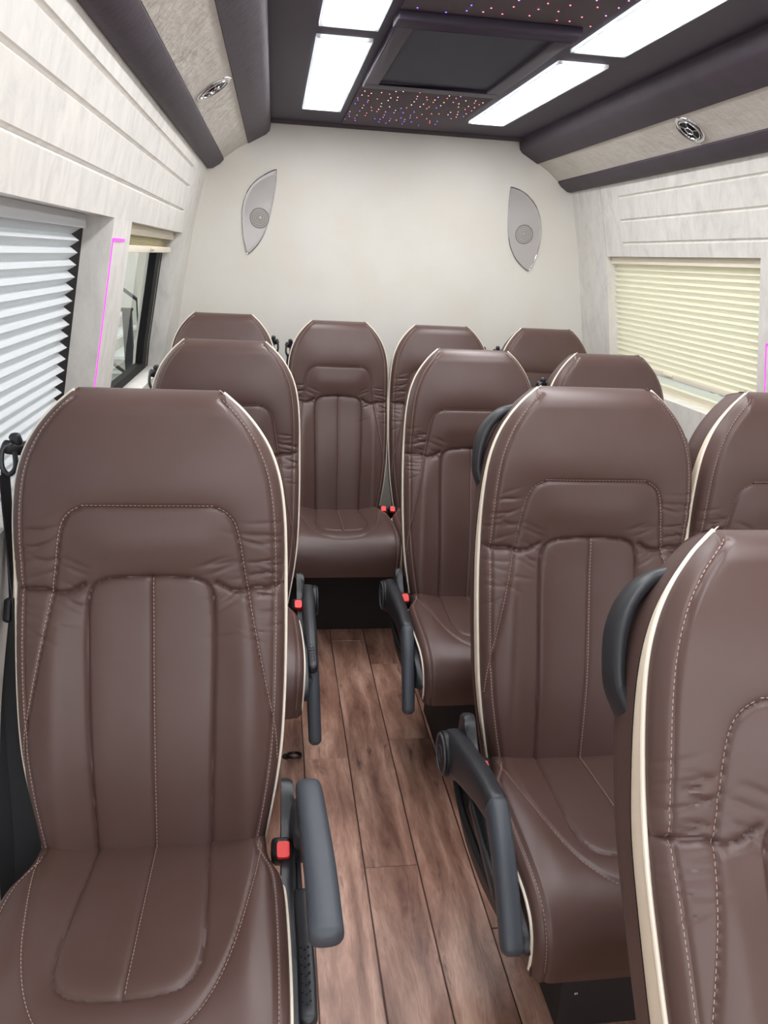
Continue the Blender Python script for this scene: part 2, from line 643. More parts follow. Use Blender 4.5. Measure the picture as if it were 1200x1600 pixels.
def make_back(seed):
    wr = wrinkles(seed)
    S = np.r_[np.linspace(-.06, .66, 262), np.linspace(.6625, TOP, 56)]
    u = np.linspace(-1, 1, 171)
    u = np.sign(u) * (1 - (1 - np.abs(u)) ** 1.12)
    X = u[None, :] * w_back(S)[:, None]
    SS = np.repeat(S[:, None], len(u), 1)
    n = n_back(X, SS, wr)
    P = bk(X, SS, n)
    m = MB()
    m.grid(P, 'leather')
    front = m.mesh('backrest', recalc=False)
    # top lip and rear cover: loop over the outline
    loop = np.vstack([edge_l[np.argsort(edge_l[:, 1])], np.stack([np.linspace(-.109, .109, 30)[1:-1], np.full(28, TOP)], 1), edge_r[np.argsort(-edge_r[:, 1])]])
    x, s = loop[:, 0], loop[:, 1]
    onside = np.clip((TOP - s) / .002, 0, 1)
    g = gusset(s)
    n0 = np.where(onside > 0, -g, -.03)
    rows = []
    for t, inset in ((0, 0.0), (.08, .0015), (.5, .003), (.8, .006), (.93, .013), (1, .024), (1.02, .06)):
        nn = n0 + (-.098 - n0) * t
        sc = 1 - inset / .217
        rows.append(bk(x * sc, np.where(s > .3, s - inset * np.clip((s - .3) / .4, 0, 1), s), nn))
    rows.append(bk(x * .0, np.minimum(s, .70), np.full(len(x), -.103)))
    m = MB()
    m.grid(np.array(rows), 'leather_back')
    cover = m.mesh('back_cover')
    # cream gusset strips
    strip, piping = [], []
    for ed in (edge_r, edge_l):
        m = MB()
        xs, ss = ed[:, 0], ed[:, 1]
        gg = gusset(ss)
        m.grid(np.array([bk(xs * .996, ss, np.full(len(xs), .002)), bk(xs * 1.003, ss, -gg * .3), bk(xs * 1.004, ss, -gg * .7), bk(xs * .992, ss, -gg - .002)]), 'cream_leather')
        strip.append(m.mesh('side_strip'))
        m = MB()
        q = ed[(ed[:, 1] < .738)]
        m.tube(bk(q[:, 0] * 1.004, q[:, 1], np.full(len(q), .001)), .0030, 'piping', n=8)
        piping.append(m.mesh('piping'))
    fn = lambda a, b, h: bk(a, b, n_back(a, b, wr) + h)
    st = []

    def sew(*args, **kw):
        m = MB()
        m.add(*dashes(*args, **kw), 'thread')
        st.append(m.mesh('stitching', smooth=False, recalc=False))
    for sd in (1, -1):
        b = np.array(bolster_r) * np.array([sd, 1])
        sew(b[b[:, 1] < .556], fn, off=-.0028 * sd)
        sew(inset_r[inset_r[:, 1] > -.02] * np.array([sd, 1]), fn, off=-.003 * sd)
    sew(np.array([(-.105, .5605), (.105, .5605)]), fn)
    sew(centre_seam[:, :] + np.array([.0032, 0]), fn)
    return front, cover, strip, piping, st


def gusset(s):
    return np.interp(s, [-.06, .10, .25, .42, .55, .64, .70, .735, TOP], [.040, .042, .040, .034, .024, .016, .009, .005, .001])


# cushion -------------------------------------------------------------
# profile in (y, z): from under the backrest to the nose and down the front
_prof = spline([(.07, .438), (0, .450), (-.10, .459), (-.22, .467), (-.31, .469), (-.355, .463), (-.388, .444), (-.405, .415), (-.410, .385), (-.408, .35), (-.402, .322)], 14)
_pl = np.r_[0, np.cumsum(np.hypot(*np.diff(_prof, axis=0).T))]
T_END = _pl[-1]
_pt = np.gradient(_prof, axis=0)
_pt /= np.linalg.norm(_pt, axis=1)[:, None]
_pn = np.stack([_pt[:, 1], -_pt[:, 0]], 1)   # outward (up, then forward)


def cu(x, t, n):
    x, t, n = np.broadcast_arrays(np.asarray(x, float), np.asarray(t, float), np.asarray(n, float))
    y = np.interp(t, _pl, _prof[:, 0]) + n * np.interp(t, _pl, _pn[:, 0])
    z = np.interp(t, _pl, _prof[:, 1]) + n * np.interp(t, _pl, _pn[:, 1])
    return np.stack([x, y, z], -1)


CW = np.array([(0, .180), (.07, .186), (.11, .190), (.135, .199), (.16, .211), (.20, .217), (.30, .221), (.40, .222), (.48, .220), (T_END + .01, .214)])
_cw = spline(CW, 8)


def w_cush(t):
    return np.interp(t, _cw[:, 0], _cw[:, 1])


ced_r = np.stack([_cw[:, 1], _cw[:, 0]], 1)
cin_r = ced_r - np.array([.019, 0])
cpan_r = spline([(.088, 0), (.093, .12), (.098, .22), (.101, .28), (.099, .322), (.088, .350), (.066, .365), (.03, .371), (0, .372)], 8)
cbol_r = spline([(.176, .10), (.170, .16), (.158, .23), (.143, .30), (.122, .36), (.094, .405), (.058, .430), (.02, .438), (0, .438)], 8)


def n_cush(x, t):
    de = np.minimum(seg_dist(x, t, ced_r), seg_dist(x, t, mirror(ced_r)))
    k = np.clip(de / .022, 0, 1)
    n = -.020 + .022 * np.sqrt(1 - (1 - k) ** 2)
    ax = np.abs(x)
    top = 1 / (1 + np.exp((t - .38) / .03))
    n = n + top * (.012 * np.exp(-((ax - .165) / .035) ** 2) - .006 * np.exp(-(x / .1) ** 2))

    def seam(polys, dep, sig, puff, pw):
        d = np.full(x.shape, 9.0)
        for p in polys:
            d = np.minimum(d, seg_dist(x, t, p))
        return -dep * np.exp(-(d / sig) ** 2) - puff * np.exp(-d / pw)
    n = n + seam([cpan_r, mirror(cpan_r)], .0030, .0028, .0042, .012)
    n = n + seam([cbol_r, mirror(cbol_r)], .0022, .0028, .0024, .011)
    n = n + seam([cin_r, mirror(cin_r)], .0024, .0028, .002, .008)
    n = n + seam([np.array([(0, 0), (0, .372)])], .0022, .0028, .002, .010)
    return n


def make_cushion():
    T = np.linspace(0, T_END, 190)
    u = np.linspace(-1, 1, 151)
    u = np.sign(u) * (1 - (1 - np.abs(u)) ** 1.12)
    X = u[None, :] * w_cush(T)[:, None]
    TT = np.repeat(T[:, None], len(u), 1)
    P = cu(X, TT, n_cush(X, TT))
    m = MB()
    m.grid(P, 'leather', flip=True)
    for j in (0, -1):                      # side walls down to the pan
        E = P[:, j]
        B = E.copy()
        B[:, 2] = .322
        B[:, 0] *= .985
        M_ = E * .5 + B * .5
        M_[:, 0] *= 1.004
        m.grid(np.array([E, M_, B]), 'leather', flip=(j == -1))
    m.add([(-.2, .08, .323), (.2, .08, .323), (.2, -.398, .323), (-.2, -.398, .323)], [[0, 1, 2, 3]], 'leather_back')
    cush = m.mesh('seat_cushion')
    pip = []
    for sd in (1, -1):
        m = MB()
        q = ced_r[(ced_r[:, 1] > .10) & (ced_r[:, 1] <= T_END)]
        m.tube(cu(q[:, 0] * sd * 1.004, q[:, 1], np.full(len(q), -.020)), .0028, 'piping', n=8)
        pip.append(m.mesh('cushion_piping'))
    fn = lambda a, b, h: cu(a, b, n_cush(a, b) + h)
    st = []

    def sew(*args, **kw):
        m = MB()
        m.add(*dashes(*args, **kw), 'thread')
        st.append(m.mesh('stitching', smooth=False, recalc=False))
    for sd in (1, -1):
        q = cin_r[(cin_r[:, 1] > .1) & (cin_r[:, 1] < T_END - .01)] * np.array([sd, 1])
        sew(q, fn, off=-.003 * sd)
        sew(cbol_r * np.array([sd, 1]), fn, off=-.0028 * sd)
    sew(np.array([(.003, .02), (.003, .368)]), fn)
    return cush, pip, st


BACKS = [make_back(3), make_back(11)]
CUSH = make_cushion()


# armrest, side shield, buckle, belt per hand ---------------------------
def make_arm(a, pose):
    """a = side (+1 right), pose 'up' or degrees of lowering; returns (arm, pad, cap) meshes"""
    m = MB()
    x0 = .246 * a

    def turn(path):
        t = math.radians(pose)
        q = np.array(path, float)
        dy, dz = q[:, 1] - .045, q[:, 2] - .432
        q[:, 1] = .045 + dy * math.cos(t) - dz * math.sin(t)
        q[:, 2] = .432 + dz * math.cos(t) + dy * math.sin(t)
        return q
    if pose == 'up':
        path = spline([(x0, .03, .425), (x0, .012, .455), (x0 + .001 * a, -.012, .49), (x0 + .002 * a, -.04, .515), (x0 + .003 * a, -.09, .520)], 6)
        m.sweep(path, (1, 0, 0), .019, np.linspace(.05, .022, len(path)), 'black_plastic', e=3.2)
        arm = m.mesh('armrest')
        m = MB()
        path = spline([(x0 + .010 * a, .012, .532), (x0 + .012 * a, -.02, .546), (x0 + .016 * a, -.10, .548), (x0 + .021 * a, -.20, .545), (x0 + .023 * a, -.295, .540)], 6)
        m.sweep(path, (1, 0, 0), np.interp(np.linspace(0, 1, len(path)), [0, .1, .6, 1], [.018, .0215, .024, .0245]), np.interp(np.linspace(0, 1, len(path)), [0, .2, 1], [.014, .021, .019]), 'pad_plastic', e=3.0)
        pad = m.mesh('armrest_pad')
    else:
        path = spline(turn([(x0, .050, .424), (x0, .005, .448), (x0, -.06, .472), (x0, -.15, .502), (x0, -.238, .523)]), 6)
        m.sweep(path, (1, 0, 0), np.linspace(.024, .018, len(path)), np.interp(np.linspace(0, 1, len(path)), [0, .3, 1], [.052, .045, .028]), 'black_plastic', e=3.6)
        arm = m.mesh('armrest')
        m = MB()
        path = spline(turn([(x0, -.236, .524), (x0 + .003 * a, -.29, .494), (x0 + .006 * a, -.35, .444), (x0 + .009 * a, -.400, .396)]), 6)
        m.sweep(path, (1, 0, 0), np.linspace(.0188, .0175, len(path)), np.linspace(.029, .019, len(path)), 'pad_plastic', e=3.0)
        pad = m.mesh('armrest_pad')
    m = MB()
    c = (x0 + .018 * a, .045, .430)
    m.disc(c, (a, 0, 0), .046, 'dark_plastic', n=32, depth=.012, dome=.002)
    m.torus((c[0] + .012 * a, c[1], c[2]), (a, 0, 0), .040, .003, 'pad_plastic')
    m.torus((c[0] + .013 * a, c[1], c[2]), (a, 0, 0), .016, .002, 'black_plastic')
    return arm, pad, m.mesh('pivot_cap')


def make_shield(a):
    m = MB()
    prof = spline([(.085, .50), (.045, .515), (.0, .470), (-.06, .448), (-.16, .436), (-.27, .425), (-.365, .402), (-.392, .372), (-.36, .345), (-.27, .315), (-.15, .285), (-.03, .282), (.06, .32), (.095, .40), (.085, .50)], 5)[:-1]
    n = len(prof)
    cen = prof.mean(0)
    rings = []
    for x, k in ((.212, 1.0), (.225, 1.0), (.233, .975), (.235, .93)):
        q = cen + (prof - cen) * k
        rings.append(np.c_[np.full(n, x * a), q])
    rings.append(np.c_[np.full(n, .233 * a), cen + (prof - cen) * .86])
    rings.append(np.c_[np.full(n, .233 * a), np.repeat(cen[None], n, 0)])
    m.grid(np.array(rings), 'black_plastic', closed=True)
    # raised sweeping rim
    rim = spline([(0.239 * a, .06, .375), (0.242 * a, -.02, .352), (0.243 * a, -.12, .352), (0.242 * a, -.22, .362), (0.239 * a, -.32, .376)], 8)
    m.tube(rim, .008, 'black_plastic', n=8)
    shield = m.mesh('side_shield')
    m = MB()
    lev = spline([(0.243 * a, -.115, .432), (0.245 * a, -.18, .426), (0.247 * a, -.25, .416), (0.247 * a, -.305, .405)], 5)
    m.sweep(lev, (1, 0, 0), .013, np.linspace(.012, .014, len(lev)), 'black_plastic', e=4)
    for i in range(7):
        for j in range(3):
            y = -.215 - .013 * i
            m.disc((0.2395 * a + .0055 * j * a, y - .004 * (j % 2), .4345 - .0016 * i), (0, -.12, 1), .0016, 'dark_plastic', n=8, depth=.0016)
    lever = m.mesh('recliner_lever')
    return shield, lever


def make_buckle(a):
    m = MB()
    c = np.array([.212 * a, -.038, .452])
    ax = np.array([0, -.60, .80])
    path = np.array([c + ax * t for t in (-.09, -.05, -.02, .0, .012)])
    m.sweep(path, (1, 0, 0), [.012, .015, .0175, .0178, .017], [.008, .013, .018, .0185, .0175], 'dark_plastic', e=5, n=24)
    body = m.mesh('buckle')
    m = MB()
    p2 = np.array([c + ax * t + np.array([.003 * a, -.0045, 0]) for t in (.008, .016, .0205)])
    m.sweep(p2, (1, 0, 0), [.0115, .0115, .0105], [.0135, .0135, .0125], 'red_plastic', e=5, n=20, ends=False)
    btn = m.mesh('release_button')
    return body, btn


def make_belt(b, front=False):
    """b = side. guide at the shoulder, webbing down the side, tongue"""
    g = MB()
    c = np.array([(.222 if front else .202) * b, .205, 1.068])
    g.sweep(np.array([c + np.array([-.035 * b, .012, .004]), c, c + np.array([.016 * b, -.012, .006])]), (0, 1, 0), .011, .010, 'dark_plastic', e=4)
    ring = spline([c + np.array([.006 * b, -.014, .012]), c + np.array([.018 * b, -.022, .004]), c + np.array([.020 * b, -.028, -.022]), c + np.array([.012 * b, -.026, -.036]), c + np.array([.002 * b, -.02, -.026]), c + np.array([.002 * b, -.016, .0])], 6)
    g.tube(ring, .0042, 'black_plastic', n=8)
    g.sweep(np.array([c + np.array([.0 * b, -.006, .012]), c + np.array([.002 * b, -.010, .024])]), (1, 0, 0), .009, .007, 'black_plastic', e=3)
    guide = g.mesh('belt_guide')
    w = MB()
    k = np.array([b, 1, 1])
    t = None
    if not front:
        # webbing dropping behind the cover, edge towards the cabin
        pa = np.array([(.213, .190, 1.035), (.212, .205, .98), (.205, .215, .90), (.20, .205, .80), (.19, .175, .62)]) * k
        wa = np.array([(.2, 1, .2), (.5, 1, .2), (.9, .4, 0), (1, .1, 0), (1, 0, 0)]) * k
        w.ribbon(spline(pa, 6), spline(wa, 6), .018, .0016, 'belt_web')
        return guide, w.mesh('belt_webbing'), None
    # webbing seen edge-on at the shoulder, turning flat towards the hip
    pa = np.array([(.238, .172, 1.035), (.236, .160, .95), (.2345, .140, .85), (.233, .118, .76), (.231, .095, .68), (.226, .072, .60), (.219, .048, .52), (.214, .025, .44), (.213, .0, .34), (.213, -.01, .25)]) * k
    wa = np.array([(0, 1, .3), (.05, 1, .3), (.25, 1, .3), (.6, .85, .2), (.85, .5, .1), (.95, .3, 0), (.97, .25, 0), (.97, .2, 0), (.97, .2, 0), (.97, .2, 0)]) * k
    w.ribbon(spline(pa, 6), spline(wa, 6), .0235, .0016, 'belt_web')
    web = w.mesh('belt_webbing')
    w2 = MB()
    pb = np.array([(.244, .185, 1.04), (.2475, .182, .95), (.248, .176, .86), (.2485, .165, .80)]) * k
    wb = np.array([(0, 1, .3)] * 4) * k
    w2.ribbon(spline(pb, 6), spline(wb, 6), .008, .0014, 'belt_web')
    pc = np.array([(.249, .16, .79), (.2515, .14, .71), (.253, .11, .62), (.252, .08, .52), (.250, .04, .40), (.248, .01, .25)]) * k
    wc = np.array([(.5, 1, .2), (.8, .6, .2), (.95, .4, .1), (.95, .3, .1), (.95, .3, .1), (.95, .3, .1)]) * k
    w2.ribbon(spline(pc, 6), spline(wc, 6), np.linspace(.010, .024, 31), .0014, 'belt_web')
    web2 = w2.mesh('belt_webbing')
    tt = MB()
    tt.sweep(np.array([(.248, .170, .815), (.2485, .163, .80), (.249, .156, .785)]) * k, (0, 1, .2), .020, .008, 'dark_plastic', e=4)
    tt.torus(np.array((.2485, .163, .800)) * k, (1, 0, 0), .014, .003, 'black_plastic')
    t = (web2, tt.mesh('latch_tongue'))
    return guide, web, t


def make_handle(a):
    m = MB()
    q = spline([(.140 * a, .698, -.066), (.168 * a, .688, -.068), (.192 * a, .664, -.070), (.206 * a, .635, -.070), (.212 * a, .602, -.070), (.212 * a, .570, -.070), (.204 * a, .540, -.064)], 8)
    p = bk(q[:, 0], q[:, 1], q[:, 2])
    m.sweep(p, E_N, .022, np.interp(np.linspace(0, 1, len(p)), [0, .5, 1], [.008, .010, .006]), 'black_plastic', e=3)
    return m.mesh('grab_handle')


def make_pedestal(x0, x1):
    m = MB()
    m.box(x0, x1, -.24, .06, .0, .3225, 'carpet_dark')
    p = m.mesh('pedestal', bevel=.006)
    b = MB()
    b.disc((x0 + .03, -.24, .09), (0, -1, 0), .0045, 'chrome', n=12, depth=.003, dome=.002)
    return p, b.mesh('bolt')


ARM = {k: make_arm(*k) for k in ((1, 'up'), (1, 24), (-1, 0), (-1, 13))}
SHIELD = {s: make_shield(s) for s in (1, -1)}
BUCKLE = {s: make_buckle(s) for s in (1, -1)}
BELT = {(s, f): make_belt(s, f) for s in (1, -1) for f in (False, True)}
HANDLE = {s: make_handle(s) for s in (1, -1)}
PED = {}


def seat(x, y, label, group, arm=0, pose=0, belt=0, buckle=0, handle=0, ped=None, sx=1.0, sz=1.0, var=0, front=False, lean=0, bx=0):
    r = empty('passenger_seat', (x, y, 0))
    r.scale = (sx, 1, sz)
    tag(r, label, 'seat', group)
    Mr = Matrix.Translation(Vector(BASE)) @ Matrix.Rotation(-math.radians(lean), 4, 'X') @ Matrix.Translation(-Vector(BASE))

    def back(name, me, parent=r, lab=None):
        o = link(name, me, parent)
        if lean and parent is r:
            o.matrix_basis = Mr
        if lab:
            o['label'] = lab
        return o
    fr, cov, strip, pip, st = BACKS[var]
    bo = back('backrest', fr)
    for q in st:
        back('stitching', q, bo)
    for q in pip:
        back('piping', q, bo, 'cream piping along the backrest edge')
    back('back_cover', cov)
    for q in strip:
        back('side_strip', q, r, 'cream leather strip along the edge of the backrest')
    c = link('seat_cushion', CUSH[0], r)
    for q in CUSH[1]:
        o = link('piping', q, c)
        o['label'] = 'cream piping along the cushion edge'
    for q in CUSH[2]:
        link('stitching', q, c)
    if arm:
        A = ARM[(arm, pose)]
        o = link('armrest', A[0], r)
        o['label'] = 'black plastic armrest'
        p = link('armrest_pad', A[1], o)
        p['label'] = 'smooth dark grey armrest pad'
        link('pivot_cap', A[2], o)
        s_ = link('side_shield', SHIELD[arm][0], r)
        s_['label'] = 'black plastic recliner cover beside the cushion'
        link('recliner_lever', SHIELD[arm][1], s_)
    if buckle:
        o = link('buckle', BUCKLE[buckle][0], r)
        o['label'] = 'black belt buckle'
        o.location.x = bx
        p = link('release_button', BUCKLE[buckle][1], o)
        p['label'] = 'red release button'
    if belt:
        g, w, t = BELT[(belt, front)]
        back('belt_webbing', w, r, 'black seat belt webbing')
        back('belt_guide', g)
        if t:
            o = back('belt_webbing', t[0], r, 'black seat belt webbing hanging from the shoulder guide')
            link('latch_tongue', t[1], o)
    if handle:
        back('grab_handle', HANDLE[handle], r, 'black plastic grab handle on the aisle side')
    if ped:
        if ped not in PED:
            PED[ped] = make_pedestal(*ped)
        o = link('pedestal', PED[ped][0], r)
        o['label'] = 'dark carpeted seat pedestal'
        link('bolt', PED[ped][1], o)
    return r


SG = 'single seats along the left wall'
DG = 'paired seats right of the aisle'
RG = 'four seats across the rear'
seat(-.708, 1.080, 'large brown leather seat in the left foreground, its whole cushion in view and armrest level', SG, arm=1, pose='up', belt=-1, buckle=1, ped=(-.18, .12), sx=.98, var=0, front=True)
seat(-.648, 2.030, 'brown leather seat directly behind the large left foreground seat, lowered armrest by the aisle', SG, arm=1, pose=24, belt=-1, buckle=1, ped=(-.2, .12), sx=.945, sz=.984, var=1)
seat(.080, .369, 'brown leather seat cut off by the bottom right corner, only its backrest in view', DG, arm=-1, belt=1, buckle=-1, handle=-1, ped=(-.08, .30), sx=.985, sz=1.02, var=1, lean=17.7)
seat(.105, 1.270, 'brown leather aisle seat on the right with lowered armrest, its cushion partly in view', DG, arm=-1, belt=1, buckle=-1, handle=-1, ped=(-.08, .26), sz=.995, var=0)
seat(.535, 1.270, 'brown leather seat cut off by the right edge of the picture, under the cream blind', DG, ped=(-.16, .12), sx=.955, sz=.995, var=1)
seat(.062, 2.070, 'brown leather aisle seat in the middle, red buckle and lowered armrest on its left', DG, arm=-1, pose=13, belt=1, buckle=-1, ped=(-.10, .24), sx=.905, sz=.978, var=1)
seat(.480, 2.070, 'brown leather headrest peeking up in front of the cream blind, behind the right aisle seat', DG, belt=-1, ped=(-.19, .12), sx=.89, sz=.978, var=0)
seat(-.706, 2.900, 'rear brown leather seat in the left corner, only its top showing by the side window', RG, belt=1, sx=.93, sz=.99, var=0)
seat(-.265, 2.900, 'rear brown leather seat facing the aisle, backrest and cushion fully in view', RG, belt=-1, buckle=1, bx=-.018, sx=.915, sz=.980, var=1)
seat(.142, 2.900, 'rear brown leather seat beside the aisle-facing one, half hidden by the middle aisle seat', RG, belt=1, buckle=-1, bx=.010, sx=.93, sz=.978, var=0)
seat(.573, 2.900, 'rear brown leather seat in the right corner under the right wall speaker', RG, belt=-1, sx=.90, sz=.982, var=1)

m = MB()
m.box(-.925, .925, 2.712, 3.30, 0, .313, 'carpet_dark')
o = build(m, 'seat_plinth', bevel=.008)
tag(o, 'dark carpeted plinth under the rear row of seats, at the end of the aisle', 'plinth')

m = MB()
m.torus((-.452, 1.912, .007), (0, .25, 1), .020, .004, 'dark_plastic')
m.disc((-.474, 1.915, 0), (0, 0, 1), .012, 'dark_plastic', depth=.004)
o = build(m, 'cargo_ring')
tag(o, 'small black tie-down ring lying on the wood floor beside the left seats', 'ring')

# ------------------------------------------------------------------ the shell
WZ = np.array([0, .6, 1.0, 1.45, 1.72, 1.95])
WX = np.array([.985, .985, .945, .862, .792, .74])
YB = 3.55
YF = -.55


def wx(z):
    return np.interp(z, WZ, WX)


# floor of planks
m = MB()
fl_v, fl_f, fl_a = [], [], []
pw = .130
seams_y = {-.424: [.55, 1.90, 3.1], -.294: [.2, 1.47, 2.62], -.164: [.66, 1.98, 2.44, 3.2], -.034: [.1, 1.27, 2.5]}
x = -.164 - pw * 7
k = 0
while x < 1.0:
    key = min(seams_y, key=lambda q: abs(q - x))
    ys = seams_y[key] if abs(key - x) < .01 else sorted([random.uniform(-.3, .4), random.uniform(.9, 1.6), random.uniform(2.1, 2.9)])
    ys = [YF - .3] + ys + [YB + .05]
    for a, b in zip(ys[:-1], ys[1:]):
        g = .0011
        x0, x1, y0, y1 = x + g, x + pw - g, a + g * .6, b - g * .6
        c = .0016
        o_ = len(fl_v)
        fl_v += [(x0, y0, -.002), (x1, y0, -.002), (x1, y1, -.002), (x0, y1, -.002), (x0 + c, y0 + c, 0), (x1 - c, y0 + c, 0), (x1 - c, y1 - c, 0), (x0 + c, y1 - c, 0)]
        fl_f += [[o_ + i for i in q] for q in ((4, 5, 6, 7), (0, 1, 5, 4), (1, 2, 6, 5), (2, 3, 7, 6), (3, 0, 4, 7))]
        fl_a += [random.random()] * 5
    x += pw
o_ = len(fl_v)
fl_v += [(-1.1, YF - .3, -.004), (1.1, YF - .3, -.004), (1.1, YB + .05, -.004), (-1.1, YB + .05, -.004), (-1.1, YF - .3, -.05), (1.1, YF - .3, -.05), (1.1, YB + .05, -.05), (-1.1, YB + .05, -.05)]
fl_f += [[o_ + i for i in q] for q in ((0, 1, 2, 3), (4, 7, 6, 5), (0, 4, 5, 1), (1, 5, 6, 2), (2, 6, 7, 3), (3, 7, 4, 0))]
fl_a += [0.5] * 6
me = bpy.data.meshes.new('floor')
me.from_pydata(fl_v, [], fl_f)
me.materials.append(MATS['wood_planks'])
me.materials.append(MATS['dark_plastic'])
me.polygons.foreach_set('material_index', [0] * (len(fl_f) - 6) + [1] * 6)
at = me.attributes.new('plank', 'FLOAT', 'FACE')
at.data.foreach_set('value', fl_a)
tag(link('floor', me), kind='structure')

# rear wall
m = MB()
m.box(-1.1, 1.1, YB, YB + .05, -.05, 2.02, 'back_cream')
tag(build(m, 'wall_back', smooth=False), kind='structure')


def side_slab(mb, sg, z0, z1, y0, y1, name, out=.12, cuts=None, inset=0.0):
    """a solid piece of side wall following the tumblehome"""
    zs = sorted(set([z0, z1] + [float(z) for z in WZ if z0 < z < z1] + list(cuts or [])))
    prof = [(sg * (wx(z) + inset), z) for z in zs] + [(sg * (wx(z) + out), z) for z in zs[::-1]]
    n = len(prof)
    vs = [(p[0], y0, p[1]) for p in prof] + [(p[0], y1, p[1]) for p in prof]
    fs = [[i, (i + 1) % n, n + (i + 1) % n, n + i] for i in range(n)] + [list(range(n))[::-1], list(range(n, 2 * n))]
    mb.add(vs, fs, name)


def groove_header(mb, sg, y0, y1, z0, z1, grooves, name):
    """upper wall panel with pressed V grooves"""
    prof = [(sg * wx(z0), z0)]
    for g in grooves:
        for dz, d in ((-.007, 0), (-.0045, .004), (.0, .0085), (.003, .004), (.0045, 0)):
            prof.append((sg * (wx(g + dz) + d), g + dz))
    prof.append((sg * wx(z1), z1))
    prof += [(sg * (wx(z1) + .12), z1), (sg * (wx(z0) + .12), z0)]
    n = len(prof)
    vs = [(p[0], y0, p[1]) for p in prof] + [(p[0], y1, p[1]) for p in prof]
    fs = [[i, (i + 1) % n, n + (i + 1) % n, n + i] for i in range(n)] + [list(range(n))[::-1], list(range(n, 2 * n))]
    mb.add(vs, fs, name)


ZH = 1.447     # window head
ZS = .940      # window sill
for sg, nm, gs, yg, ycorner, wins in (
        (-1, 'left', (1.522, 1.606, 1.672), 3.10, 3.19, ((.25, 1.862), (2.085, 3.19))),
        (1, 'right', (1.497, 1.580, 1.664), 3.07, 3.235, ((2.150, 3.235),))):
    m = MB()
    groove_header(m, sg, YF, yg, ZH, 1.745, gs, 'wall_vinyl')
    side_slab(m, sg, ZH, 1.745, yg, ycorner - .004, 'wall_vinyl')
    ends = [YF] + [v for w in wins for v in w] + [YB]
    side_slab(m, sg, 0, ZS, YF, ycorner - .004, 'wall_vinyl')
    for a, b in zip(ends[0::2], ends[1::2]):
        side_slab(m, sg, ZS, ZH, a, min(b, ycorner - .004) if b < YB else ycorner - .004, 'wall_vinyl') if a < ycorner - .01 else None
    tag(build(m, 'wall_' + nm, smooth=False), kind='structure')
    m = MB()
    side_slab(m, sg, 0, 1.80, ycorner, YB, 'wall_vinyl', inset=0.0)
    tag(build(m, 'trim_corner_' + nm, smooth=False), kind='structure')
    # outer skin above the ducts, hidden behind them, closes the roof corner
    m = MB()
    m.prism([(sg * .80, 1.74), (sg * .93, 1.74), (sg * .93, 1.96), (sg * .52, 1.96), (sg * .52, 1.935), (sg * .80, 1.935)], 1, YF, YB, 'purple_vinyl')
    tag(build(m, 'wall_' + nm + '_upper', smooth=False), kind='structure')

# windows: pane + black frame, then blinds
REC = .075


def pane_x(z, sg):
    return sg * (wx(z) + REC)


win_id = 0


def window(sg, y0, y1, pane, parts, solid=()):
    global win_id
    win_id += 1
    r = empty('window_%d' % win_id, (0, 0, 0))
    tag(r, kind='structure')
    m = MB()
    P = np.array([[(pane_x(z, sg) + sg * .02, y, z) for y in (y0 - .02, y1 + .02)] for z in np.linspace(ZS - .02, ZH + .02, 5)])
    m.grid(P, pane)
    build(m, 'pane', r)
    m = MB()
    for (a, b) in parts:
        zs = np.linspace(ZS, ZH, 6)
        prof = [(pane_x(z, sg) - sg * .012, z) for z in zs] + [(pane_x(z, sg) + sg * .014, z) for z in zs[::-1]]
        n = len(prof)
        vs = [(p[0], a, p[1]) for p in prof] + [(p[0], b, p[1]) for p in prof]
        m.add(vs, [[i, (i + 1) % n, n + (i + 1) % n, n + i] for i in range(n)] + [list(range(n))[::-1], list(range(n, 2 * n))], 'window_frame_black')
    for z, h in ((ZS, .03), (ZH - .02, .02)):
        m.prism([(pane_x(z, sg) - sg * .012, z), (pane_x(z, sg) + sg * .014, z), (pane_x(z + h, sg) + sg * .014, z + h), (pane_x(z + h, sg) - sg * .012, z + h)], 1, y0, y1, 'window_frame_black' if sg < 0 else 'blind_rail')
    build(m, 'frame', r, smooth=False)


window(-1, .25, 1.862, 'pane_side', [(.25, .29), (1.70, 1.862)])
window(-1, 2.085, 3.19, 'pane_clear', [(2.085, 2.10), (3.04, 3.19)])
window(1, 2.150, 3.235, 'pane_side', [(2.150, 2.165), (3.22, 3.235)])

# narrow chrome line on the slim black window post
m = MB()
m.tube([(pane_x(z, -1) + .013, 3.135, z) for z in np.linspace(ZS, ZH, 8)], .0016, 'grille_dark', n=6)
tag(build(m, 'trim_window'), kind='structure')


